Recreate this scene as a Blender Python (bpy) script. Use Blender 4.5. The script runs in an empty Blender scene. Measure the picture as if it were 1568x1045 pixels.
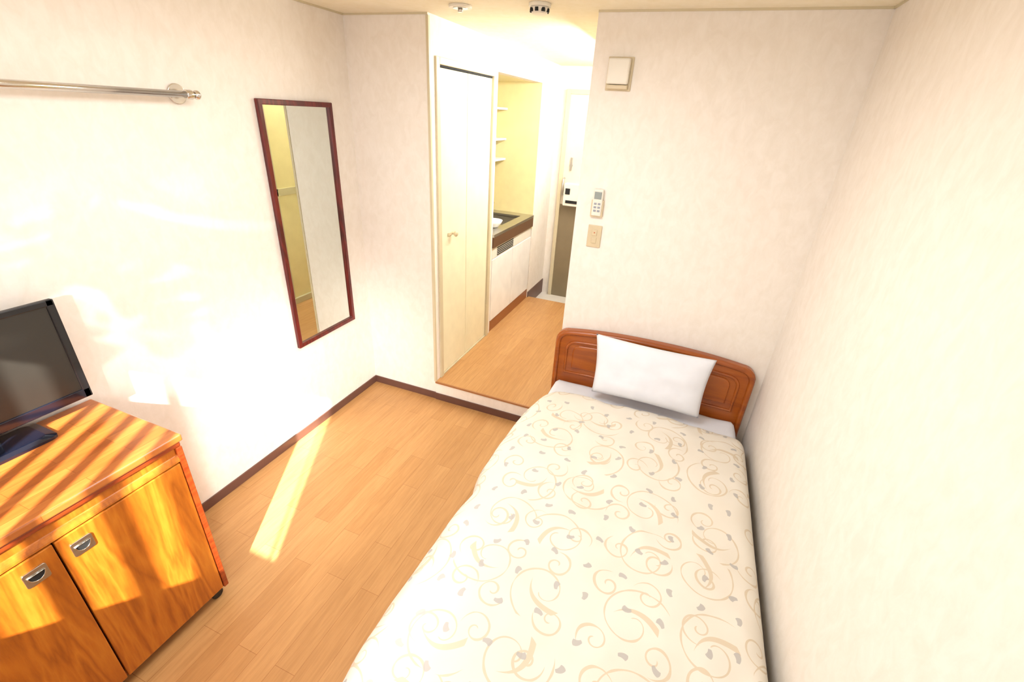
import bpy, bmesh, math
from mathutils import Vector, Matrix, noise
scene = bpy.context.scene
COL = scene.collection

# ------------------------------------------------------------------ helpers
def obj_from_bm(name, bm, mat=None, smooth=False):
    me = bpy.data.meshes.new(name)
    bm.normal_update()
    bm.to_mesh(me); bm.free()
    o = bpy.data.objects.new(name, me)
    COL.objects.link(o)
    if mat: me.materials.append(mat)
    if smooth:
        for p in me.polygons: p.use_smooth = True
    return o

def group(name, loc):
    e = bpy.data.objects.new(name, None)
    e.location = loc
    e.empty_display_size = 0.1
    COL.objects.link(e)
    return e

def par(o, e):
    if e is not None:
        o.parent = e
        o.matrix_parent_inverse = Matrix.Translation(e.location).inverted()
    return o

def box(name, a, b, mat, parent=None, bevel=0.0, seg=2):
    c = [(a[i]+b[i])/2 for i in range(3)]
    s = [abs(b[i]-a[i]) for i in range(3)]
    bm = bmesh.new()
    bmesh.ops.create_cube(bm, size=1)
    for v in bm.verts:
        v.co = Vector((v.co.x*s[0], v.co.y*s[1], v.co.z*s[2]))
    if bevel > 0:
        bmesh.ops.bevel(bm, geom=bm.edges[:], offset=min(bevel, min(s)*0.45), segments=seg, profile=0.5, affect='EDGES')
    o = obj_from_bm(name, bm, mat, smooth=False)
    o.location = c
    return par(o, parent)

def cyl(name, p0, p1, r, mat, parent=None, seg=24, r2=None, bevel=0.0):
    p0 = Vector(p0); p1 = Vector(p1)
    d = p1-p0
    bm = bmesh.new()
    bmesh.ops.create_cone(bm, cap_ends=True, segments=seg, radius1=r, radius2=r if r2 is None else r2, depth=d.length)
    if bevel > 0:
        es = [e for e in bm.edges if abs(e.verts[0].co.z-e.verts[1].co.z) < 1e-6]
        bmesh.ops.bevel(bm, geom=es, offset=bevel, segments=3, profile=0.5, affect='EDGES')
    o = obj_from_bm(name, bm, mat)
    for p in o.data.polygons:
        p.use_smooth = len(p.vertices) <= 4
    o.rotation_mode = 'QUATERNION'
    o.rotation_quaternion = d.to_track_quat('Z', 'Y')
    o.location = (p0+p1)/2
    return par(o, parent)

def sphere(name, c, r, mat, parent=None, scale=(1, 1, 1)):
    bm = bmesh.new()
    bmesh.ops.create_uvsphere(bm, u_segments=24, v_segments=14, radius=r)
    for v in bm.verts:
        v.co = Vector((v.co.x*scale[0], v.co.y*scale[1], v.co.z*scale[2]))
    o = obj_from_bm(name, bm, mat, True)
    o.location = c
    return par(o, parent)

def tube(name, pts, r, mat, parent=None, cyclic=False, res=4):
    cu = bpy.data.curves.new(name, 'CURVE'); cu.dimensions = '3D'
    cu.bevel_depth = r; cu.bevel_resolution = res; cu.use_fill_caps = True
    sp = cu.splines.new('POLY'); sp.points.add(len(pts)-1)
    for i, p in enumerate(pts): sp.points[i].co = (p[0], p[1], p[2], 1)
    sp.use_cyclic_u = cyclic
    tmp = bpy.data.objects.new(name+'_c', cu); COL.objects.link(tmp)
    dg = bpy.context.evaluated_depsgraph_get()
    me = bpy.data.meshes.new_from_object(tmp.evaluated_get(dg))
    bpy.data.objects.remove(tmp); bpy.data.curves.remove(cu)
    me.name = name
    o = bpy.data.objects.new(name, me); COL.objects.link(o)
    me.materials.clear(); me.materials.append(mat)
    for p in me.polygons: p.use_smooth = True
    return par(o, parent)

def prism(name, outline, axis, a, b, mat, parent=None, bevel=0.0):
    """outline: list of 2D points; axis 'y' -> outline is (x,z) extruded y a..b ; axis 'x' -> (y,z)"""
    bm = bmesh.new()
    def P(p, t):
        return Vector((p[0], t, p[1])) if axis == 'y' else Vector((t, p[0], p[1]))
    va = [bm.verts.new(P(p, a)) for p in outline]
    vb = [bm.verts.new(P(p, b)) for p in outline]
    fa = bm.faces.new(va); fb = bm.faces.new(list(reversed(vb)))
    n = len(outline)
    for i in range(n):
        bm.faces.new((va[i], vb[i], vb[(i+1) % n], va[(i+1) % n]))
    bmesh.ops.recalc_face_normals(bm, faces=bm.faces[:])
    if bevel > 0:
        bmesh.ops.bevel(bm, geom=list(fa.edges), offset=bevel, segments=3, profile=0.5, affect='EDGES')
    o = obj_from_bm(name, bm, mat)
    return par(o, parent)

# ------------------------------------------------------------------ materials
class N:
    def __init__(self, name):
        self.m = bpy.data.materials.new(name); self.m.use_nodes = True
        self.nt = self.m.node_tree
        self.b = self.nt.nodes['Principled BSDF']
    def n(self, t, **kw):
        nd = self.nt.nodes.new(t)
        for k, v in kw.items(): setattr(nd, k, v)
        return nd
    def l(self, a, b): self.nt.links.new(a, b)
    def math(self, op, a, b=None, c=None, clamp=False):
        nd = self.n('ShaderNodeMath', operation=op); nd.use_clamp = clamp
        for i, v in enumerate((a, b, c)):
            if v is None: continue
            if isinstance(v, (int, float)): nd.inputs[i].default_value = v
            else: self.l(v, nd.inputs[i])
        return nd.outputs[0]
    def ramp(self, fac, stops):
        r = self.n('ShaderNodeValToRGB')
        el = r.color_ramp.elements
        while len(el) < len(stops): el.new(0.5)
        for e, (p, c) in zip(el, stops):
            e.position = p; e.color = (c[0], c[1], c[2], 1)
        self.l(fac, r.inputs[0]); return r.outputs[0]
    def mix(self, f, a, b, mode='MIX'):
        nd = self.n('ShaderNodeMix', data_type='RGBA', blend_type=mode)
        for s, v in ((nd.inputs[0], f), (nd.inputs[6], a), (nd.inputs[7], b)):
            if isinstance(v, (int, float)): s.default_value = v
            elif isinstance(v, tuple): s.default_value = (v[0], v[1], v[2], 1)
            else: self.l(v, s)
        return nd.outputs[2]
    def coord(self, scale=(1, 1, 1), kind='Object', rot=(0, 0, 0)):
        tc = self.n('ShaderNodeTexCoord'); mp = self.n('ShaderNodeMapping')
        mp.inputs['Scale'].default_value = scale
        mp.inputs['Rotation'].default_value = rot
        self.l(tc.outputs[kind], mp.inputs[0]); return mp.outputs[0]
    def noise(self, vec, scale, detail=4, rough=0.5, dist=0.0):
        t = self.n('ShaderNodeTexNoise')
        t.inputs['Scale'].default_value = scale; t.inputs['Detail'].default_value = detail
        t.inputs['Roughness'].default_value = rough; t.inputs['Distortion'].default_value = dist
        self.l(vec, t.inputs['Vector']); return t.outputs['Fac']
    def bump(self, h, strength=0.2, dist=0.01):
        b = self.n('ShaderNodeBump')
        b.inputs['Strength'].default_value = strength; b.inputs['Distance'].default_value = dist
        self.l(h, b.inputs['Height']); self.l(b.outputs[0], self.b.inputs['Normal'])
    def setc(self, c):
        if isinstance(c, tuple): self.b.inputs['Base Color'].default_value = (c[0], c[1], c[2], 1)
        else: self.l(c, self.b.inputs['Base Color'])
    def rough(self, r): self.b.inputs['Roughness'].default_value = r

def srgb(r, g, b):
    f = lambda v: (v/255/12.92) if v/255 <= 0.04045 else ((v/255+0.055)/1.055)**2.4
    return (f(r), f(g), f(b))

def plain(name, c, rough=0.5, metal=0.0, var=0.04, coat=0.0):
    k = N(name)
    v = k.coord()
    nz = k.noise(v, 9, 3)
    lo = tuple(x*(1-var) for x in c); hi = tuple(min(1, x*(1+var)) for x in c)
    k.setc(k.ramp(nz, [(0.3, lo), (0.7, hi)]))
    k.rough(rough); k.b.inputs['Metallic'].default_value = metal
    k.b.inputs['Coat Weight'].default_value = coat
    return k.m

def wallpaper(name, c1, c2):
    k = N(name)
    v = k.coord((1, 1, 0.6))
    a = k.noise(v, 22, 6, 0.65, 0.6)
    f = k.noise(v, 160, 3, 0.6)
    k.setc(k.ramp(a, [(0.36, c1), (0.64, c2)]))
    k.bump(f, 0.10, 0.003); k.rough(0.75)
    k.b.inputs['Specular IOR Level'].default_value = 0.2
    return k.m

def wood(name, dark, mid, light, grain='z', scale=1.0, rough=0.3, coat=0.2, bands_n=9.0, bw=0.6):
    k = N(name)
    s = {'x': (0.12, 1, 1), 'y': (1, 0.12, 1), 'z': (1, 1, 0.12)}[grain]
    v = k.coord(tuple(x*scale for x in s))
    n1 = k.noise(v, 9, 3, 0.5, 0.8)
    bands = k.math('FRACT', k.math('MULTIPLY', n1, bands_n))
    tri = k.math('ABSOLUTE', k.math('SUBTRACT', k.math('MULTIPLY', bands, 2.0), 1.0))
    n2 = k.noise(v, 130, 3, 0.6)
    mixv = k.math('ADD', k.math('MULTIPLY', tri, bw), k.math('MULTIPLY', n2, 1.05-bw))
    k.setc(k.ramp(mixv, [(0.1, light), (0.5, mid), (0.95, dark)]))
    k.rough(rough); k.b.inputs['Coat Weight'].default_value = coat
    k.b.inputs['Coat Roughness'].default_value = 0.15
    return k.m

M_wall = wallpaper('wallpaper_cream', srgb(235, 227, 216), srgb(241, 234, 225))
M_ceil = wallpaper('ceiling_paper', srgb(240, 230, 202), srgb(244, 235, 212))
M_base = plain('baseboard_brown', srgb(100, 68, 58), 0.4)
M_white = plain('white_plastic', srgb(228, 222, 208), 0.4)
M_ivory = plain('ivory_plastic', srgb(206, 190, 156), 0.4)
M_trim = plain('trim_cream', srgb(208, 196, 164), 0.45)
M_door = plain('closet_door_cream', srgb(236, 230, 200), 0.35)
M_yellow = plain('kitchen_panel_yellow', srgb(230, 217, 164), 0.35)
M_kwhite = plain('kitchen_white', srgb(240, 239, 236), 0.3)
M_brown = plain('counter_brown', srgb(96, 66, 44), 0.4)
M_steel = plain('stainless_steel', (0.56, 0.54, 0.50), 0.28, 1.0)
M_chrome = plain('chrome', (0.66, 0.64, 0.60), 0.16, 1.0)
M_black = plain('black_plastic', (0.010, 0.010, 0.012), 0.25)
M_dark = plain('dark_void', (0.01, 0.01, 0.01), 0.8)
M_tvbase = plain('tv_base_gloss', (0.006, 0.008, 0.018), 0.08, coat=0.3)
M_screen = plain('tv_screen', (0.026, 0.024, 0.020), 0.3)
M_redframe = wood('mirror_frame_wood', srgb(66, 14, 14), srgb(92, 20, 18), srgb(116, 30, 26), 'z', 1, 0.3)
M_taupe = plain('door_taupe', srgb(132, 118, 92), 0.4)
M_entry = plain('entry_door_beige', srgb(218, 208, 190), 0.4)
M_tile = plain('entry_tile', srgb(222, 216, 205), 0.5)
M_sheet = plain('white_cotton', srgb(228, 231, 238), 0.85)
M_mattress = plain('mattress_white', srgb(230, 226, 218), 0.9)
M_head = wood('headboard_wood', srgb(134, 62, 10), srgb(158, 78, 14), srgb(170, 90, 18), 'x', 1, 0.28, 0.3, 4.0, 0.5)
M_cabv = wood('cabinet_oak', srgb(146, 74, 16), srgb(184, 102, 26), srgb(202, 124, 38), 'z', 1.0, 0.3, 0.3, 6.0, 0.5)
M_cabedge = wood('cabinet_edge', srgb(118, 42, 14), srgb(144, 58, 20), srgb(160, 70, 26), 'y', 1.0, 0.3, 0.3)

k = N('mirror_glass'); k.setc((0.72, 0.77, 0.73)); k.b.inputs['Metallic'].default_value = 1; k.rough(0.01)
M_mirror = k.m

# parquet-block cabinet top
k = N('cabinet_top_blocks')
v = k.coord((1, 1, 1), rot=(0, 0, math.radians(90)))
br = k.n('ShaderNodeTexBrick'); k.l(v, br.inputs['Vector'])
br.inputs['Scale'].default_value = 1; br.inputs['Brick Width'].default_value = 0.28
br.inputs['Row Height'].default_value = 0.05; br.inputs['Mortar Size'].default_value = 0.0006
br.inputs['Color1'].default_value = (*srgb(168, 90, 34), 1); br.inputs['Color2'].default_value = (*srgb(190, 112, 50), 1)
br.inputs['Mortar'].default_value = (*srgb(140, 66, 22), 1)
v2 = k.coord((1, 0.1, 1))
g = k.noise(v2, 60, 4, 0.6, 0.5)
k.setc(k.mix(0.45, br.outputs['Color'], k.ramp(g, [(0.3, (0.55, 0.45, 0.35)), (0.7, (1.1, 1.1, 1.1))]), 'MULTIPLY'))
k.rough(0.3); k.b.inputs['Coat Weight'].default_value = 0.3
M_cabtop = k.m

# floor
k = N('floor_wood_vinyl')
v = k.coord((1, 1, 1), rot=(0, 0, math.radians(90)))
br = k.n('ShaderNodeTexBrick'); k.l(v, br.inputs['Vector'])
br.offset = 0.37
br.inputs['Scale'].default_value = 1; br.inputs['Brick Width'].default_value = 0.62
br.inputs['Row Height'].default_value = 0.095; br.inputs['Mortar Size'].default_value = 0.0010
br.inputs['Mortar Smooth'].default_value = 0.3
br.inputs['Color1'].default_value = (*srgb(184, 136, 84), 1); br.inputs['Color2'].default_value = (*srgb(195, 148, 95), 1)
br.inputs['Mortar'].default_value = (*srgb(162, 112, 66), 1)
v2 = k.coord((1, 0.07, 1))
g = k.noise(v2, 90, 5, 0.6, 0.4)
g2 = k.noise(v2, 12, 3, 0.5, 0.6)
gg = k.math('ADD', k.math('MULTIPLY', g, 0.7), k.math('MULTIPLY', g2, 0.3))
k.setc(k.mix(0.6, br.outputs['Color'], k.ramp(gg, [(0.36, (0.78, 0.72, 0.64)), (0.6, (1.08, 1.08, 1.08))]), 'MULTIPLY'))
k.rough(0.38); k.b.inputs['Specular IOR Level'].default_value = 0.35
M_floor = k.m

# duvet scroll pattern
k = N('duvet_scroll_cotton')
tc = k.n('ShaderNodeTexCoord'); uv = tc.outputs['UV']
def cell(scale, rnd, off):
    mp = k.n('ShaderNodeMapping'); mp.inputs['Location'].default_value = off; k.l(uv, mp.inputs[0])
    vo = k.n('ShaderNodeTexVoronoi', voronoi_dimensions='2D', feature='F1')
    vo.inputs['Scale'].default_value = scale; vo.inputs['Randomness'].default_value = rnd
    k.l(mp.outputs[0], vo.inputs['Vector'])
    sub = k.n('ShaderNodeVectorMath', operation='SUBTRACT'); k.l(mp.outputs[0], sub.inputs[0]); k.l(vo.outputs['Position'], sub.inputs[1])
    sc = k.n('ShaderNodeSeparateColor'); k.l(vo.outputs['Color'], sc.inputs[0])
    rot = k.n('ShaderNodeVectorRotate', rotation_type='Z_AXIS'); k.l(sub.outputs[0], rot.inputs['Vector'])
    k.l(k.math('MULTIPLY', sc.outputs[1], 6.28), rot.inputs['Angle'])
    sep = k.n('ShaderNodeSeparateXYZ'); k.l(rot.outputs[0], sep.inputs[0])
    x, y = sep.outputs[0], sep.outputs[1]
    sg = k.math('SUBTRACT', k.math('MULTIPLY', k.math('GREATER_THAN', sc.outputs[0], 0.5), 2.0), 1.0)
    y = k.math('MULTIPLY', y, sg)
    r = k.math('SQRT', k.math('ADD', k.math('MULTIPLY', x, x), k.math('MULTIPLY', y, y)))
    th = k.math('DIVIDE', k.math('ARCTAN2', y, x), 2*math.pi)
    return x, y, r, th
wn = k.noise(uv, 16, 1)
def spiral(c, R, turns, w):
    x, y, r, th = c
    ph = k.math('ADD', k.math('MULTIPLY', k.math('POWER', k.math('DIVIDE', r, R), 0.8), turns), th)
    fr = k.math('ABSOLUTE', k.math('SUBTRACT', k.math('FRACT', ph), 0.5))
    ww = k.math('MULTIPLY', k.math('ADD', wn, -0.1), w*2.4)
    ln = k.math('MULTIPLY', k.math('LESS_THAN', fr, ww), k.math('LESS_THAN', r, R))
    return k.math('MULTIPLY', ln, k.math('GREATER_THAN', r, R*0.12))
c1 = cell(6.2, 0.35, (0, 0, 0)); c2 = cell(3.9, 0.35, (3.3, 1.7, 0)); c3 = cell(8.2, 0.4, (7.1, 5.2, 0))
l1 = spiral(c1, 0.056, 1.5, 0.085)
l2 = spiral(c2, 0.130, 1.4, 0.028)
allv = k.math('MAXIMUM', l1, l2)
# comma-shaped grey buds
x, y, r, th = c3
bend = k.math('ADD', y, k.math('MULTIPLY', k.math('MULTIPLY', x, x), 22.0))
wid = k.math('ADD', 0.0085, k.math('MULTIPLY', x, 0.20))
bud = k.math('MULTIPLY', k.math('LESS_THAN', k.math('ABSOLUTE', bend), wid), k.math('LESS_THAN', r, 0.0155))
# leaf strokes in beige
x, y, r, th = c2
bend = k.math('ADD', k.math('SUBTRACT', y, 0.04), k.math('MULTIPLY', k.math('MULTIPLY', x, x), 7.0))
leaf = k.math('MULTIPLY', k.math('LESS_THAN', k.math('ABSOLUTE', bend), k.math('ADD', 0.006, k.math('MULTIPLY', x, 0.10))), k.math('LESS_THAN', r, 0.085))
allv = k.math('MAXIMUM', allv, leaf)
basec = k.ramp(k.noise(uv, 5, 2), [(0.3, srgb(224, 217, 204)), (0.7, srgb(229, 223, 212))])
c = k.mix(k.math('MULTIPLY', allv, 0.85), basec, srgb(209, 193, 168))
c = k.mix(k.math('MULTIPLY', bud, 0.85), c, srgb(178, 175, 172))
k.setc(c); k.rough(0.9)
k.bump(k.noise(uv, 300, 2), 0.1, 0.002)
k.b.inputs['Specular IOR Level'].default_value = 0.15
M_duvet = k.m

# ------------------------------------------------------------------ room shell
XL, XR, YB, YF, H = -2.04, 0.555, 2.50, -0.35, 2.40
OL, OR = -1.495, -0.592        # opening to the corridor
ZC = 0.148                     # corridor floor height
YE = 5.0
box('floor', (XL-0.1, YF-0.1, -0.1), (XR+0.1, YB, 0), M_floor)
box('floor_corridor', (OL-0.06, YB+0.0005, -0.1), (OR, 4.5, ZC), M_floor)
box('floor_entry', (OL-0.06, 4.5, -0.1), (OR, YE, 0.04), M_tile)
box('ceiling', (XL-0.1, YF-0.1, H), (XR+0.1, YE+0.1, H+0.1), M_ceil)
box('wall_left', (XL-0.1, YF-0.1, 0), (XL, YB+0.06, H), M_wall)
box('wall_right', (XR, YF-0.1, 0), (XR+0.1, YB+0.1, H), M_wall)
box('wall_back', (OR, YB, 0), (XR, YB+0.1, H), M_wall)
box('wall_back_left', (XL, YB, 0), (OL, YB+0.06, H), M_wall)
box('wall_corridor_right', (OR, YB+0.1, 0), (OR+0.1, YE+0.1, H), M_wall)
# left side of corridor: header, pillar, alcove
box('wall_corridor_header', (OL-0.08, YB+0.06, 2.215), (OL, YE, H), M_wall)
box('wall_corridor_pillar', (-2.1, 3.40, 0), (OL, 3.45, 2.215), M_wall)
box('wall_corridor_left', (-2.1, 4.47, 0), (OL, YE, 2.215), M_wall)
box('wall_kitchen', (-2.14, 3.45, 0), (-2.08, 4.47, 2.3), M_yellow)
box('wall_kitchen_side', (-2.08, 4.46, 0.9), (OL-0.002, 4.4699, 2.215), M_yellow)
box('wall_kitchen_soffit', (-2.08, 3.45, 2.215), (OL-0.08, 4.47, 2.26), M_yellow)
box('wall_entry', (OL-0.1, YE, 0), (OR, YE+0.1, H), M_wall)
# riser strip at corridor step
box('trim_step_riser', (OL, YB-0.006, 0.0), (OR, YB+0.0004, ZC-0.012), M_wall)
box('trim_step_nosing', (OL, YB-0.012, ZC-0.010), (OR, YB+0.0004, ZC+0.002), plain('nosing_wood', srgb(160, 108, 66), 0.4))
# window wall with opening
WX0, WX1, WZ0, WZ1 = -1.90, -0.68, 0.98, 1.96
box('wall_front_left', (XL, YF-0.1, 0), (WX0, YF, H), M_wall)
box('wall_front_right', (WX1, YF-0.1, 0), (XR, YF, H), M_wall)
box('wall_front_sill', (WX0, YF-0.1, 0), (WX1, YF, WZ0), M_wall)
box('wall_front_head', (WX0, YF-0.1, WZ1), (WX1, YF, H), M_wall)
win = group('window_1', ((WX0+WX1)/2, YF-0.1, (WZ0+WZ1)/2))
for nm, a, b in (('frame_top', (WX0, YF-0.1, WZ1-0.03), (WX1, YF-0.06, WZ1)), ('frame_left', (WX0, YF-0.1, WZ0), (WX0+0.03, YF-0.06, WZ1)),
                 ('frame_right', (WX1-0.004, YF-0.1, WZ0), (WX1, YF-0.06, WZ1)), ('frame_bottom', (WX0, YF-0.1, WZ0), (WX1, YF-0.06, WZ0+0.01))):
    box(nm, a, b, M_steel, win)
# security bars outside the window
bars = group('window_security_bars', ((WX0+WX1)/2, YF-0.16, (WZ0+WZ1)/2))
yb = YF-0.16
sh = 0.56*(-yb)
for i in range(8):
    xc = -1.125 - 0.104*i + sh
    box('bar_%d' % i, (xc-0.021, yb-0.006, WZ0-0.1), (xc+0.021, yb+0.006, WZ1+0.2), M_steel, bars)
box('bar_thin', (-0.965+sh-0.006, yb-0.004, WZ0-0.1), (-0.965+sh+0.006, yb+0.004, WZ1+0.2), M_steel, bars)
box('rail_bottom', (WX0-0.1, yb-0.012, WZ0-0.12), (WX1+0.1, yb+0.012, WZ0-0.09), M_steel, bars)
box('rail_top', (WX0-0.1, yb-0.012, WZ1+0.2), (WX1+0.1, yb+0.012, WZ1+0.23), M_steel, bars)

# baseboards
BH = 0.055
box('baseboard_left', (XL, YF, 0), (XL+0.009, YB-0.009, BH), M_base, bevel=0.002)
box('baseboard_back', (XL, YB-0.009, 0), (OL, YB, BH), M_base, bevel=0.002)
box('baseboard_step', (OL, YB-0.015, 0), (OR, YB-0.006, BH), M_base, bevel=0.002)
box('baseboard_right', (XR-0.009, YF, 0), (XR, YB, BH), M_base, bevel=0.002)
box('baseboard_corridor', (OL, 4.47, ZC), (OL+0.008, 4.5, ZC+0.06), M_base)
box('baseboard_entry', (OL, 4.5, 0.04), (OL+0.008, YE, ZC+0.06), M_base)
# slim cornice
box('trim_cornice_back', (OR, YB-0.006, H-0.009), (XR, YB, H), M_trim)
box('trim_cornice_left', (XL, YF, H-0.009), (XL+0.006, YB, H), M_trim)
box('trim_cornice_right', (XR-0.006, YF, H-0.009), (XR, YB, H), M_trim)
box('trim_cornice_back_left', (XL, YB-0.006, H-0.009), (OL, YB, H), M_trim)
box('trim_corner', (OL-0.012, YB-0.004, ZC), (OL+0.004, YB+0.012, H-0.012), M_trim)

# ------------------------------------------------------------------ closet folding door
cd = group('door_1', (OL-0.02, 2.97, 1.15))
box('jamb_near', (OL-0.05, YB+0.0605, ZC), (OL+0.012, YB+0.10, 2.215), M_trim, cd, 0.003)
box('jamb_far', (OL-0.05, 3.36, ZC), (OL+0.012, 3.399, 2.215), M_trim, cd, 0.003)
box('head_jamb', (OL-0.05, YB+0.1, 2.178), (OL+0.012, 3.36, 2.215), M_trim, cd, 0.003)
box('track', (OL-0.03, YB+0.1, 2.168), (OL-0.004, 3.36, 2.178), M_dark, cd)
box('leaf_near', (OL-0.03, YB+0.103, ZC+0.012), (OL-0.004, 2.975, 2.165), M_door, cd, 0.004)
box('leaf_far', (OL-0.03, 2.981, ZC+0.012), (OL-0.004, 3.357, 2.165), M_door, cd, 0.004)
cyl('knob_stem', (OL-0.004, 2.75, 1.20), (OL+0.025, 2.75, 1.20), 0.008, M_ivory, cd)
sphere('knob_ball', (OL+0.033, 2.75, 1.20), 0.020, M_ivory, cd, (0.7, 1, 1))
box('knob_plate', (OL-0.004, 2.70, 1.19), (OL+0.006, 2.76, 1.21), M_ivory, cd, 0.003)
box('threshold', (OL-0.03, YB+0.1, ZC), (OL+0.004, 3.36, ZC+0.01), M_trim, cd)

# ------------------------------------------------------------------ kitchenette
kt = group('kitchenette', (-1.79, 3.95, ZC))
K0, K1 = 3.455, 4.455
CT = 1.045
box('plinth', (-2.07, K0, ZC), (OL-0.004, K1, ZC+0.10), plain('plinth_brown', srgb(150, 92, 52), 0.4), kt)
box('carcass', (-2.07, K0, ZC+0.10), (OL-0.02, K1, CT-0.14), M_kwhite, kt)
box('door_near', (OL-0.02, K0+0.01, ZC+0.105), (OL, 3.948, CT-0.22), M_kwhite, kt, 0.003)
box('door_far', (OL-0.02, 3.956, ZC+0.105), (OL, K1-0.005, CT-0.22), M_kwhite, kt, 0.003)
box('vent_panel', (OL-0.02, K0+0.01, CT-0.215), (OL-0.005, K1-0.005, CT-0.12), M_white, kt)
for i in range(5):
    box('vent_slot_%d' % i, (OL-0.006, K0+0.12, CT-0.205+0.016*i), (OL-0.002, K0+0.50, CT-0.197+0.016*i), M_dark, kt)
box('fascia', (OL-0.02, K0, CT-0.115), (OL+0.012, K1, CT-0.025), M_brown, kt, 0.003)
sx0, sx1, sy0, sy1 = -1.93, -1.58, 3.85, 4.33
box('top_front', (sx1, K0, CT-0.025), (OL+0.014, K1, CT), M_steel, kt, 0.002)
box('top_back', (-2.07, K0, CT-0.025), (sx0, K1, CT), M_steel, kt)
box('top_near', (sx0, K0, CT-0.025), (sx1, sy0, CT), M_steel, kt)
box('top_far', (sx0, sy1, CT-0.025), (sx1, K1, CT), M_steel, kt)
box('basin_bottom', (sx0, sy0, CT-0.14), (sx1, sy1, CT-0.135), M_steel, kt)
box('basin_w1', (sx0-0.004, sy0, CT-0.14), (sx0, sy1, CT-0.02), M_steel, kt)
box('basin_w2', (sx1, sy0, CT-0.14), (sx1+0.004, sy1, CT-0.02), M_steel, kt)
box('basin_w3', (sx0, sy0-0.004, CT-0.14), (sx1, sy0, CT-0.02), M_steel, kt)
box('basin_w4', (sx0, sy1, CT-0.14), (sx1, sy1+0.004, CT-0.02), M_steel, kt)
box('trim_backsplash', (-2.0795, K0, CT+0.001), (-2.072, K1, CT+0.08), M_steel)
fz = CT+0.001
fc = group('kitchen_faucet', (-1.98, 4.1, fz))
cyl('body', (-1.98, 4.1, fz), (-1.98, 4.1, fz+0.12), 0.018, M_chrome, fc)
tube('spout', [(-1.98, 4.1, fz+0.10), (-1.95, 4.1, fz+0.17), (-1.88, 4.1, fz+0.20), (-1.80, 4.1, fz+0.18), (-1.78, 4.1, fz+0.13)], 0.010, M_chrome, fc)
box('lever', (-2.0, 4.085, fz+0.12), (-1.93, 4.115, fz+0.135), M_chrome, fc, 0.004)
# white dish bowl on the counter
bm = bmesh.new()
prof = [(0.0, 0), (0.03, 0), (0.05, 0.004), (0.075, 0.035), (0.088, 0.06), (0.084, 0.06), (0.07, 0.035), (0.045, 0.01), (0.0, 0.008)]
rings = []
for (rr, zz) in prof:
    rings.append([bm.verts.new((rr*math.cos(2*math.pi*i/32), rr*math.sin(2*math.pi*i/32), zz)) for i in range(32)])
for a, b in zip(rings, rings[1:]):
    for i in range(32): bm.faces.new((a[i], a[(i+1) % 32], b[(i+1) % 32], b[i]))
bmesh.ops.remove_doubles(bm, verts=bm.verts[:], dist=1e-5)
bmesh.ops.recalc_face_normals(bm, faces=bm.faces[:])
bw = obj_from_bm('dish_bowl', bm, M_kwhite, True); bw.location = (-1.615, 3.72, fz)
# shelves on the alcove back wall
sh_ = group('kitchen_wall_shelf', (-2.0, 4.0, 1.8))
for i, z in enumerate((1.54, 1.72, 1.98)):
    box('board_%d' % i, (-2.079, 3.46, z), (-1.82, 4.455, z+0.018), M_kwhite, sh_, 0.002)

# ------------------------------------------------------------------ entry door
ed = group('door_2', (-0.98, YE-0.03, 1.1))
box('jamb', (-1.40, YE-0.05, 0.04), (-1.36, YE, 2.20), M_trim, ed, 0.003)
box('jamb_right', (-0.64, YE-0.05, 0.04), (-0.60, YE, 2.20), M_trim, ed, 0.003)
box('head', (-1.36, YE-0.05, 2.16), (-0.64, YE, 2.20), M_trim, ed)
box('leaf_upper', (-1.36, YE-0.035, 1.10), (-0.64, YE-0.005, 2.16), M_entry, ed)
box('leaf_lower', (-1.36, YE-0.035, 0.04), (-0.64, YE-0.005, 1.10), M_taupe, ed)
box('mail_box', (-1.31, YE-0.13, 1.10), (-1.10, YE-0.035, 1.33), M_white, ed, 0.008)
box('mail_box_slot', (-1.28, YE-0.134, 1.13), (-1.13, YE-0.129, 1.16), M_dark, ed)
box('mail_box_window', (-1.29, YE-0.134, 1.22), (-1.24, YE-0.129, 1.28), M_dark, ed)
cyl('handle_rose', (-1.335, YE-0.035, 1.22), (-1.335, YE-0.06, 1.22), 0.02, M_steel, ed)
tube('handle', [(-1.335, YE-0.05, 1.20), (-1.335, YE-0.09, 1.21), (-1.335, YE-0.09, 1.36), (-1.335, YE-0.05, 1.37)], 0.009, M_steel, ed)
cyl('door_chain', (-1.28, YE-0.035, 1.50), (-1.28, YE-0.055, 1.50), 0.015, M_steel, ed)
box('chain_plate', (-1.29, YE-0.05, 1.45), (-1.27, YE-0.035, 1.58), M_steel, ed, 0.003)

# bathroom door on right corridor wall (seen in the mirror)
bd = group('door_3', (OR-0.01, 3.15, 1.1))
M_bframe = plain('bath_frame', srgb(200, 190, 154), 0.4)
box('jamb_near', (OR-0.03, 2.74, ZC), (OR, 2.80, 2.12), M_bframe, bd, 0.003)
box('jamb_far', (OR-0.03, 3.46, ZC), (OR, 3.52, 2.12), M_bframe, bd, 0.003)
box('head_jamb', (OR-0.03, 2.80, 2.06), (OR, 3.46, 2.12), M_bframe, bd, 0.003)
box('sill', (OR-0.035, 2.80, ZC), (OR, 3.46, ZC+0.06), M_bframe, bd, 0.003)
box('leaf', (OR-0.014, 2.80, ZC+0.06), (OR, 3.46, 2.06), M_yellow, bd)
box('leaf_rail', (OR-0.024, 2.81, 1.18), (OR-0.014, 3.45, 1.24), M_bframe, bd)
box('leaf_stile', (OR-0.024, 3.10, ZC+0.06), (OR-0.014, 3.14, 2.06), M_bframe, bd)
box('leaf_stile_near', (OR-0.024, 2.81, ZC+0.06), (OR-0.014, 2.85, 2.06), M_bframe, bd)
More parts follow.
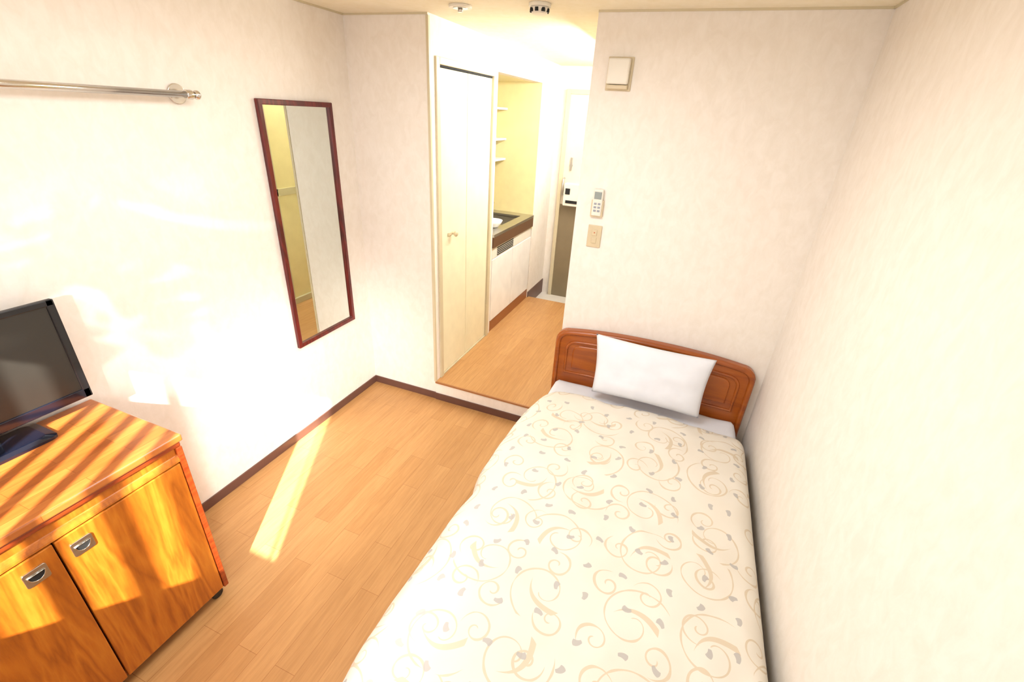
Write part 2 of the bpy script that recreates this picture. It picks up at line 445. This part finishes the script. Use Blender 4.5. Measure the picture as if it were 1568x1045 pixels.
cyl('knob', (OR-0.018, 2.90, 1.15), (OR-0.06, 2.90, 1.15), 0.02, M_steel, bd, bevel=0.004)

# ------------------------------------------------------------------ wall fittings on the partition
g = group('wall_chime_box', (-0.457, YB-0.02, 2.148))
box('back_plate', (-0.517, YB-0.008, 2.078), (-0.397, YB, 2.218), M_ivory, g, 0.003)
box('cover', (-0.511, YB-0.038, 2.105), (-0.409, YB-0.008, 2.212), M_white, g, 0.008, 3)
box('cover_lower', (-0.511, YB-0.030, 2.084), (-0.409, YB-0.008, 2.103), M_ivory, g, 0.004)
g = group('air_conditioner_remote', (-0.476, YB-0.02, 1.553))
box('holder', (-0.509, YB-0.018, 1.480), (-0.443, YB, 1.57), M_ivory, g, 0.004)
box('body', (-0.502, YB-0.026, 1.487), (-0.450, YB-0.006, 1.625), M_white, g, 0.006, 3)
box('display', (-0.495, YB-0.028, 1.575), (-0.457, YB-0.0255, 1.612), plain('lcd_grey', srgb(136, 142, 136), 0.2), g, 0.002)
for i in range(3):
    for j in range(2):
        box('button_%d_%d' % (i, j), (-0.492+j*0.02, YB-0.0285, 1.51+i*0.018), (-0.478+j*0.02, YB-0.0255, 1.52+i*0.018), plain('btn_grey', srgb(145, 150, 160), 0.5), g, 0.001)
g = group('light_switch', (-0.472, YB-0.005, 1.375))
box('plate', (-0.510, YB-0.008, 1.315), (-0.434, YB, 1.435), M_ivory, g, 0.004, 3)
box('rocker_upper', (-0.486, YB-0.012, 1.380), (-0.458, YB-0.007, 1.412), M_ivory, g, 0.002)
box('rocker_lower', (-0.486, YB-0.012, 1.338), (-0.458, YB-0.007, 1.370), M_ivory, g, 0.002)
box('pilot_lamp', (-0.475, YB-0.013, 1.393), (-0.469, YB-0.0118, 1.399), plain('pilot', srgb(190, 90, 50), 0.4), g)

# ceiling devices
g = group('ceiling_vent', (-1.229, 2.355, H))
cyl('ring', (-1.229, 2.355, H-0.012), (-1.229, 2.355, H), 0.055, M_white, g, 32, bevel=0.003)
cyl('opening', (-1.229, 2.355, H-0.014), (-1.229, 2.355, H-0.011), 0.035, M_steel, g, 32)
cyl('nozzle', (-1.229, 2.355, H-0.028), (-1.229, 2.355, H-0.012), 0.012, M_steel, g, 16)
g = group('smoke_detector', (-0.826, 2.345, H))
cyl('base', (-0.826, 2.345, H-0.015), (-0.826, 2.345, H), 0.05, M_white, g, 32, bevel=0.003)
cyl('body', (-0.826, 2.345, H-0.04), (-0.826, 2.345, H-0.015), 0.034, M_white, g, 32, r2=0.042, bevel=0.003)
for i in range(8):
    a = i*math.pi/4
    box('slot_%d' % i, (-0.826+0.037*math.cos(a)-0.007, 2.345+0.037*math.sin(a)-0.007, H-0.034), (-0.826+0.037*math.cos(a)+0.007, 2.345+0.037*math.sin(a)+0.007, H-0.020), M_dark, g)

# ------------------------------------------------------------------ wall mirror
g = group('wall_mirror', (XL+0.01, 2.06, 1.283))
MY0, MY1, MZ0, MZ1, fw = 1.808, 2.312, 0.614, 1.952, 0.026
box('glass', (XL+0.002, MY0+0.01, MZ0+0.01), (XL+0.010, MY1-0.01, MZ1-0.01), M_mirror, g)
box('frame_near', (XL+0.001, MY0, MZ0), (XL+0.024, MY0+fw, MZ1), M_redframe, g, 0.004)
box('frame_far', (XL+0.001, MY1-fw, MZ0), (XL+0.024, MY1, MZ1), M_redframe, g, 0.004)
box('frame_top', (XL+0.001, MY0+0.003, MZ1-fw), (XL+0.0238, MY1-0.003, MZ1), M_redframe, g, 0.004)
box('frame_bottom', (XL+0.001, MY0+0.003, MZ0), (XL+0.0238, MY1-0.003, MZ0+fw), M_redframe, g, 0.004)

# ------------------------------------------------------------------ hanging rail
g = group('hanging_rail', (XL+0.06, 0.8, 1.95))
cyl('bar', (XL+0.07, 0.02, 1.95), (XL+0.07, 1.475, 1.95), 0.0125, M_chrome, g, 24)
sphere('bar_end', (XL+0.07, 1.475, 1.95), 0.018, M_chrome, g, (1, 0.8, 1))
sphere('bar_end_near', (XL+0.07, 0.02, 1.95), 0.018, M_chrome, g, (1, 0.8, 1))
for i, yy in enumerate((1.44, 0.06)):
    cyl('flange_%d' % i, (XL, yy, 1.95), (XL+0.008, yy, 1.95), 0.038, M_chrome, g, 32, bevel=0.003)
    cyl('arm_%d' % i, (XL+0.006, yy, 1.95), (XL+0.07, yy, 1.95), 0.011, M_chrome, g, 20)
    cyl('collar_%d' % i, (XL+0.07, yy-0.014, 1.95), (XL+0.07, yy+0.014, 1.95), 0.018, M_chrome, g, 24, bevel=0.003)

# ------------------------------------------------------------------ TV cabinet
cab = group('tv_cabinet', (-1.78, 0.39, 0.4))
CX0, CX1, CY0, CY1, CZ = XL+0.012, -1.530, -0.01, 0.785, 0.867
box('top_slab', (CX0, CY0-0.01, CZ-0.028), (CX1+0.006, CY1+0.008, CZ), M_cabtop, cab, 0.006, 3)
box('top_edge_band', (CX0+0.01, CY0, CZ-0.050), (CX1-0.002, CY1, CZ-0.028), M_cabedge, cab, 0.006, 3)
box('front_lip', (CX1-0.03, CY0+0.02, CZ-0.112), (CX1-0.012, CY1-0.02, CZ-0.05), M_cabv, cab, 0.003)
# curved pull rail under the top
outl = []
for i in range(9):
    a = i/8*math.pi/2
    outl.append((CX1-0.028+0.026*math.sin(a), CZ-0.108+0.034*math.cos(a)))
outl.append((CX1-0.028, CZ-0.108))
prism('pull_rail', outl, 'y', CY0+0.02, CY1-0.02, M_cabv, cab)
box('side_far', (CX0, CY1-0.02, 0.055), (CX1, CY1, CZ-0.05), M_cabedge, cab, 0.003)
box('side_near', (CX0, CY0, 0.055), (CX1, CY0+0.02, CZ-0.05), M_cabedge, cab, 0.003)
box('back_panel', (CX0, CY0+0.02, 0.055), (CX0+0.01, CY1-0.02, CZ-0.05), M_cabv, cab)
box('bottom_panel', (CX0, CY0+0.02, 0.055), (CX1-0.02, CY1-0.02, 0.08), M_cabv, cab)
box('inner_body', (CX0+0.02, CY0+0.025, 0.085), (CX1-0.034, CY1-0.025, CZ-0.06), M_dark, cab)
box('door_far', (CX1-0.022, 0.385, 0.06), (CX1-0.002, CY1-0.023, CZ-0.115), M_cabv, cab, 0.003)
box('door_near', (CX1-0.022, CY0+0.023, 0.06), (CX1-0.002, 0.380, CZ-0.115), M_cabv, cab, 0.003)
for i, yy in enumerate((0.437, 0.322)):
    zz = 0.688
    x0 = CX1-0.002
    # plate with rounded corners
    pts = []
    for (cy, cz, a0) in ((0.021, 0.020, 0), (-0.021, 0.020, 90), (-0.021, -0.020, 180), (0.021, -0.020, 270)):
        for j in range(5):
            a = math.radians(a0+j*22.5)
            pts.append((yy+cy+0.007*math.cos(a), zz+cz+0.007*math.sin(a)))
    prism('handle_plate_%d' % i, pts, 'x', x0+0.004, x0-0.001, M_steel, cab, 0.001)
    pts = []
    for j in range(17):
        a = math.pi+math.pi*j/16
        pts.append((yy+0.020*math.cos(a), zz+0.010+0.024*math.sin(a)))
    prism('handle_recess_%d' % i, pts, 'x', x0+0.0048, x0+0.0035, M_dark, cab)
    tube('handle_lip_%d' % i, [(x0+0.006, p[0], p[1]) for p in pts], 0.0016, M_chrome, cab, True)
for i, (xx, yy) in enumerate(((CX1-0.035, CY1-0.04), (CX1-0.035, CY0+0.04), (CX0+0.05, CY1-0.04), (CX0+0.05, CY0+0.04))):
    cyl('caster_wheel_%d' % i, (xx-0.010, yy, 0.024), (xx+0.010, yy, 0.024), 0.024, M_black, cab, 24, bevel=0.003)
    box('caster_fork_%d' % i, (xx-0.015, yy-0.015, 0.03), (xx+0.015, yy+0.015, 0.056), M_black, cab, 0.003)

# ------------------------------------------------------------------ television
tv = group('television', (-1.95, 0.445, CZ))
TX = -1.945
box('back_shell', (TX-0.045, 0.13, 0.95), (TX-0.012, 0.76, 1.29), M_black, tv, 0.015, 3)
TY0, TY1, TZ0, TZ1 = 0.115, 0.770, 0.925, 1.310
box('bezel_panel', (TX-0.014, TY0, TZ0), (TX, TY1, TZ1), M_black, tv, 0.005, 3)
box('bezel_top', (TX-0.004, TY0+0.002, TZ1-0.022), (TX+0.006, TY1-0.002, TZ1), M_black, tv, 0.003)
box('bezel_bottom', (TX-0.004, TY0+0.002, TZ0), (TX+0.006, TY1-0.002, TZ0+0.036), M_tvbase, tv, 0.003)
box('bezel_far', (TX-0.004, TY1-0.024, TZ0), (TX+0.006, TY1, TZ1), M_black, tv, 0.003)
box('bezel_near', (TX-0.004, TY0, TZ0), (TX+0.006, TY0+0.024, TZ1), M_black, tv, 0.003)
box('screen', (TX-0.002, TY0+0.022, TZ0+0.034), (TX+0.0015, TY1-0.022, TZ1-0.020), M_screen, tv)
box('neck', (TX-0.03, 0.39, CZ+0.012), (TX-0.006, 0.50, TZ0+0.02), M_black, tv, 0.006)
box('logo', (TX+0.0055, 0.42, TZ0+0.014), (TX+0.0068, 0.465, TZ0+0.021), M_steel, tv)
bx0, bx1, by0, by1 = -2.022, -1.855, 0.285, 0.612
bm = bmesh.new()
out = []
for (cx, cy, a0) in ((bx1-0.03, by1-0.03, 0), (bx0+0.02, by1-0.03, 90), (bx0+0.02, by0+0.03, 180), (bx1-0.03, by0+0.03, 270)):
    for j in range(7):
        a = math.radians(a0+j*15)
        out.append((cx+0.02*math.cos(a), cy+0.03*math.sin(a)))
vb = [bm.verts.new((p[0], p[1], CZ+0.0005)) for p in out]
cxm, cym = (bx0+bx1)/2, (by0+by1)/2
vt = [bm.verts.new((p[0], p[1], CZ+0.010)) for p in out]
vm = [bm.verts.new((cxm+(p[0]-cxm)*0.8, cym+(p[1]-cym)*0.85, CZ+0.018)) for p in out]
n = len(out)
bm.faces.new(list(reversed(vb))); bm.faces.new(vm)
for i in range(n):
    j = (i+1) % n
    bm.faces.new((vb[i], vb[j], vt[j], vt[i])); bm.faces.new((vt[i], vt[j], vm[j], vm[i]))
par(obj_from_bm('stand_base', bm, M_tvbase), tv)

# ------------------------------------------------------------------ bed
bed = group('bed', (-0.05, 1.45, 0.3))
hx0, hx1 = -0.612, 0.512
hc = (hx0+hx1)/2; hw = (hx1-hx0)/2
def head_outline(inset=0.0):
    pts = []
    x0, x1 = hx0+inset, hx1-inset
    pts.append((x0, 0.12+inset)); 
    R = 0.075
    top = lambda x: 0.835-inset-0.045*abs((x-hc)/hw)**2.4
    for j in range(9):
        a = math.pi - j/8*math.pi/2
        pts.append((x0+R+R*math.cos(a), top(x0+R)-R+R*math.sin(a)))
    for j in range(1, 24):
        x = x0+R+(x1-x0-2*R)*j/24
        pts.append((x, top(x)))
    for j in range(9):
        a = math.pi/2 - j/8*math.pi/2
        pts.append((x1-R+R*math.cos(a), top(x1-R)-R+R*math.sin(a)))
    pts.append((x1, 0.12+inset))
    return pts
HY = 2.455
prism('headboard_panel', head_outline(0.0), 'y', HY, 2.492, M_head, bed, 0.006)
ol = head_outline(0.016)
tube('headboard_rim', [(p[0], HY+0.002, p[1]) for p in ol], 0.016, M_head, bed)
# raised shaped panels on the left and right of the headboard
def wing(sgn):
    xo = (hx0+0.075) if sgn < 0 else (hx1-0.075)
    z0, z1 = 0.52, 0.735
    prof = [(0.0, z0), (0.0, z1-0.06)]
    for j in range(1, 7):
        a = math.pi - j/6*math.pi/2
        prof.append((0.06+0.06*math.cos(a), z1-0.06+0.06*math.sin(a)))
    prof += [(0.16, z1+0.008), (0.26, z1+0.010), (0.32, z1-0.004)]
    for j in range(1, 9):
        t = j/8
        prof.append((0.32+0.04*math.sin(t*math.pi/2)-0.08*t*t, z1-0.004-(z1-z0-0.01)*t))
    return [(xo + p[0]*(-sgn), p[1]) for p in prof]
for nm, s in (('left', -1), ('right', 1)):
    w = wing(s)
    tube('headboard_moulding_'+nm, [(p[0], HY, p[1]) for p in w], 0.009, M_head, bed, True)
    cx = sum(p[0] for p in w)/len(w); cz = sum(p[1] for p in w)/len(w)
    w2 = [(cx+(p[0]-cx)*0.78, cz+(p[1]-cz)*0.74) for p in w]
    prism('headboard_field_'+nm, w2, 'y', HY-0.010, HY+0.004, M_head, bed, 0.008)
for nm, xx in (('left', hx0+0.02), ('right', hx1-0.06)):
    box('head_leg_'+nm, (xx, 2.455, 0), (xx+0.04, 2.492, 0.2), M_head, bed, 0.004)
box('side_rail_left', (-0.60, 0.46, 0.14), (-0.575, 2.455, 0.27), M_head, bed, 0.004)
box('side_rail_right', (0.475, 0.46, 0.14), (0.50, 2.455, 0.27), M_head, bed, 0.004)
box('foot_rail', (-0.60, 0.44, 0.14), (0.50, 0.465, 0.27), M_head, bed, 0.004)
box('slats', (-0.575, 0.465, 0.2), (0.475, 2.45, 0.22), M_head, bed)
for i, xx in enumerate((-0.60, 0.45)):
    box('foot_leg_%d' % i, (xx, 0.44, 0), (xx+0.05, 0.49, 0.14), M_head, bed, 0.004)
box('mattress', (-0.572, 0.475, 0.22), (0.472, 2.44, 0.43), M_mattress, bed, 0.03, 4)
bm = bmesh.new()
nx, ny = 60, 40
x0, x1, y0, y1 = -0.592, 0.492, 1.70, 2.447
gv = []
for j in range(ny+1):
    row = []
    for i in range(nx+1):
        u = i/nx; v_ = j/ny
        x = x0+(x1-x0)*u; y = y0+(y1-y0)*v_
        e = max(0, abs(u-0.5)*2-0.93)/0.07
        e2 = max(0, v_-0.96)/0.04
        z = 0.468 - 0.06*e*e - 0.03*e2*e2 + 0.006*noise.noise(Vector((x*7, y*9, 1)))
        row.append(bm.verts.new((x, y, z)))
    gv.append(row)
for j in range(ny):
    for i in range(nx):
        bm.faces.new((gv[j][i], gv[j][i+1], gv[j+1][i+1], gv[j+1][i]))
par(obj_from_bm('fitted_sheet', bm, M_sheet, True), bed)

# duvet -------------------------------------------------------------
sec = [(0.500, 0.33), (0.515, 0.38), (0.520, 0.43), (0.508, 0.475), (0.47, 0.508), (0.38, 0.522), (0.2, 0.530), (-0.05, 0.534),
       (-0.3, 0.530), (-0.48, 0.524), (-0.58, 0.508), (-0.638, 0.474), (-0.665, 0.42), (-0.677, 0.36), (-0.684, 0.28), (-0.688, 0.20), (-0.684, 0.13)]
def catmull(P, n):
    out = []
    m = len(P)
    for i in range(m-1):
        p0 = P[max(i-1, 0)]; p1 = P[i]; p2 = P[i+1]; p3 = P[min(i+2, m-1)]
        for j in range(n):
            t = j/n
            out.append(tuple(0.5*((2*p1[q])+(-p0[q]+p2[q])*t+(2*p0[q]-5*p1[q]+4*p2[q]-p3[q])*t*t+(-p0[q]+3*p1[q]-3*p2[q]+p3[q])*t*t*t) for q in range(len(p1))))
    out.append(P[-1]); return out
S = catmull(sec, 12)
acc = [0]
for a, b in zip(S, S[1:]): acc.append(acc[-1]+math.dist(a, b))
tot = acc[-1]
NU = 160
def at(s):
    for i in range(len(acc)-1):
        if acc[i+1] >= s:
            t = (s-acc[i])/(acc[i+1]-acc[i]+1e-9)
            return (S[i][0]+(S[i+1][0]-S[i][0])*t, S[i][1]+(S[i+1][1]-S[i][1])*t)
    return S[-1]
cs = [at(tot*i/NU) for i in range(NU+1)]
yp = [(0.405, -0.38), (0.405, -0.25), (0.412, -0.12), (0.44, -0.04), (0.50, -0.008), (0.62, 0), (1.0, 0), (1.5, 0), (2.0, 0), (2.16, -0.002), (2.225, -0.014), (2.252, -0.035), (2.250, -0.055), (2.225, -0.065)]
YS = catmull(yp, 12)
acy = [0]
for a, b in zip(YS, YS[1:]): acy.append(acy[-1]+math.dist(a, b))
NV = 220
def aty(s):
    for i in range(len(acy)-1):
        if acy[i+1] >= s:
            t = (s-acy[i])/(acy[i+1]-acy[i]+1e-9)
            return (YS[i][0]+(YS[i+1][0]-YS[i][0])*t, YS[i][1]+(YS[i+1][1]-YS[i][1])*t)
    return YS[-1]
bm = bmesh.new(); uvl = bm.loops.layers.uv.new('UVMap')
G = []; UV = {}
for j in range(NV+1):
    sy = acy[-1]*j/NV
    yy, dz = aty(sy)
    row = []
    for i in range(NU+1):
        x, z = cs[i]
        su = tot*i/NU
        side = max(0.0, min(1.0, (-0.45-x)/0.2))
        hd = max(0.0, (yy-1.75)/0.5)
        x2 = x + side*0.06*hd*hd
        big = noise.noise(Vector((su*3.2, sy*2.6, 3.1)))
        med = noise.noise(Vector((su*8.0, sy*6.5, 7.7)))
        fine = noise.noise(Vector((su*17+sy*5, sy*14, 1.7)))
        top = max(0.0, min(1.0, (z-0.40)/0.1))
        amp = 0.014*big+0.010*med+0.004*fine
        z2 = z + dz*(1.0 if dz > -0.07 else max(0.1, min(1, (z-0.12)/0.4))) + amp*top
        wob = 0.016*noise.noise(Vector((sy*2.3, 0.3, 9)))+0.010*noise.noise(Vector((sy*6.0, z*4, 4)))
        x2 += -side*wob
        # gentle inward tuck on the long side
        x2 += side*0.018*math.exp(-((yy-1.36)/0.09)**2)
        y2 = yy + (0.014*noise.noise(Vector((su*4, 2.2, 5))) if j > NV*0.8 else 0)*((j/NV-0.8)/0.2 if j > NV*0.8 else 0)
        v = bm.verts.new((min(x2, 0.535), y2, z2))
        UV[v] = (su, sy)
        row.append(v)
    G.append(row)
for j in range(NV):
    for i in range(NU):
        f = bm.faces.new((G[j][i], G[j+1][i], G[j+1][i+1], G[j][i+1]))
        for lp in f.loops: lp[uvl].uv = UV[lp.vert]
bmesh.ops.recalc_face_normals(bm, faces=bm.faces[:])
du = obj_from_bm('duvet', bm, M_duvet, True)
par(du, bed)

# pillow ------------------------------------------------------------
TL = Vector((-0.358, 2.365, 0.862)); TR = Vector((0.288, 2.365, 0.852)); BL = Vector((-0.325, 2.290, 0.525)); BR = Vector((0.270, 2.290, 0.522))
bm = bmesh.new()
nu, nv = 48, 30
nrm = Vector((0, -1, 0.22)).normalized()
def pil(u, v, s):
    pu = u*(1-0.045*(1-v*v)); pv = v*(1-0.06*(1-u*u))
    a2 = (pu+1)/2; b2 = (pv+1)/2
    p = (BL*(1-a2)+BR*a2)*(1-b2)+(TL*(1-a2)+TR*a2)*b2
    t = ((1-u**4)*(1-v**4))**0.6
    t *= 0.055*(1-0.25*v)
    t += 0.005*noise.noise(Vector((u*3, v*3, s*2)))*(1-u**6)*(1-v**6)
    return p + nrm*t*s
fr_, bk = [], []
for j in range(nv+1):
    r1, r2 = [], []
    for i in range(nu+1):
        u = -1+2*i/nu; v = -1+2*j/nv
        r1.append(bm.verts.new(pil(u, v, 1))); r2.append(bm.verts.new(pil(u, v, -1)))
    fr_.append(r1); bk.append(r2)
for j in range(nv):
    for i in range(nu):
        bm.faces.new((fr_[j][i], fr_[j][i+1], fr_[j+1][i+1], fr_[j+1][i]))
        bm.faces.new((bk[j][i], bk[j+1][i], bk[j+1][i+1], bk[j][i+1]))
bmesh.ops.remove_doubles(bm, verts=bm.verts[:], dist=1e-4)
bmesh.ops.recalc_face_normals(bm, faces=bm.faces[:])
obj_from_bm('pillow', bm, M_sheet, True)

# ------------------------------------------------------------------ lights
def area(name, loc, direction, sx, sy, power, color):
    l = bpy.data.lights.new(name, 'AREA'); l.shape = 'RECTANGLE'; l.size = sx; l.size_y = sy
    l.energy = power; l.color = color
    o = bpy.data.objects.new(name, l); COL.objects.link(o)
    o.location = loc
    o.rotation_mode = 'QUATERNION'
    o.rotation_quaternion = Vector(direction).to_track_quat('-Z', 'Y')
    return o
def spot(name, loc, target, power, color, angle, blend, radius):
    l = bpy.data.lights.new(name, 'SPOT'); l.energy = power; l.color = color
    l.spot_size = math.radians(angle); l.spot_blend = blend; l.shadow_soft_size = radius
    o = bpy.data.objects.new(name, l); COL.objects.link(o); o.location = loc
    o.rotation_mode = 'QUATERNION'
    o.rotation_quaternion = (Vector(target)-Vector(loc)).to_track_quat('-Z', 'Y')
    return o
s = bpy.data.lights.new('sun', 'SUN'); s.energy = 26; s.angle = math.radians(0.8); s.color = (1, 0.95, 0.87)
so = bpy.data.objects.new('sun', s); COL.objects.link(so)
so.rotation_mode = 'QUATERNION'; so.rotation_quaternion = Vector((-0.56, 1, -0.74)).to_track_quat('-Z', 'Y')
so.location = (3, -6, 5)
area('window_daylight', (-0.7, YF+0.03, 1.5), (0, 1, -0.15), 2.2, 1.5, 15, (0.94, 0.96, 1.0))
area('ceiling_fill_light', (-0.75, 1.25, H-0.10), (0, 0, -1), 0.8, 0.8, 22, (0.95, 0.97, 1.0))  # added overhead fill to even out the room, no lamp fixture here
area('corridor_lamp_light', (-0.66, 3.75, 2.25), (-0.8, 0, -0.7), 0.12, 1.7, 37, (1, 0.98, 0.95)).rotation_quaternion = Matrix(((0, -0.6585, 0.7526), (1, 0, 0), (0, 0.7526, 0.6585))).to_quaternion() @ Matrix(((0, -1, 0), (1, 0, 0), (0, 0, 1))).to_quaternion()
spot('wall_glow_fill', (0.1, -0.25, 1.3), (-2.04, 1.82, 0.20), 480, (1, 0.98, 0.96), 38, 1.0, 0.25)  # added unseen spot that makes the glow low on the left wall
# noise-masked spot, added to imitate sun glints off glass on the left wall
gl = spot('glint_gobo_spot', (-0.9, -0.25, 1.7), (-2.04, 1.17, 1.20), 85, (1, 0.98, 0.94), 34, 1.0, 0.01)
gl.data.use_nodes = True
nt = gl.data.node_tree
em = nt.nodes['Emission']
tc = nt.nodes.new('ShaderNodeTexCoord'); nz = nt.nodes.new('ShaderNodeTexNoise'); rp = nt.nodes.new('ShaderNodeValToRGB')
nz.inputs['Scale'].default_value = 9; nz.inputs['Detail'].default_value = 1; nz.inputs['Distortion'].default_value = 1.5
rp.color_ramp.elements[0].position = 0.52; rp.color_ramp.elements[0].color = (0, 0, 0, 1)
rp.color_ramp.elements[1].position = 0.64; rp.color_ramp.elements[1].color = (1, 1, 1, 1)
nt.links.new(tc.outputs['Normal'], nz.inputs['Vector']); nt.links.new(nz.outputs['Fac'], rp.inputs[0]); nt.links.new(rp.outputs[0], em.inputs['Strength'])

w = bpy.data.worlds.new('world'); scene.world = w; w.use_nodes = True
w.node_tree.nodes['Background'].inputs[0].default_value = (0.85, 0.92, 1, 1)
w.node_tree.nodes['Background'].inputs[1].default_value = 1.5

# ------------------------------------------------------------------ camera
cam = bpy.data.cameras.new('camera'); co = bpy.data.objects.new('camera', cam); COL.objects.link(co)
R = Vector((0.9276, 0.3696, 0.0554)); U = Vector((-0.2121, 0.3986, 0.8923)); B = Vector((0.3077, -0.8394, 0.4481))
m = Matrix((R, U, B)).transposed().to_4x4()
m.translation = Vector((0, 0, 1.955))
co.matrix_world = m
cam.lens = 15.96; cam.sensor_width = 36; cam.clip_start = 0.02
scene.camera = co
scene.view_settings.view_transform = 'Standard'
scene.view_settings.look = 'None'
scene.view_settings.exposure = 0.12
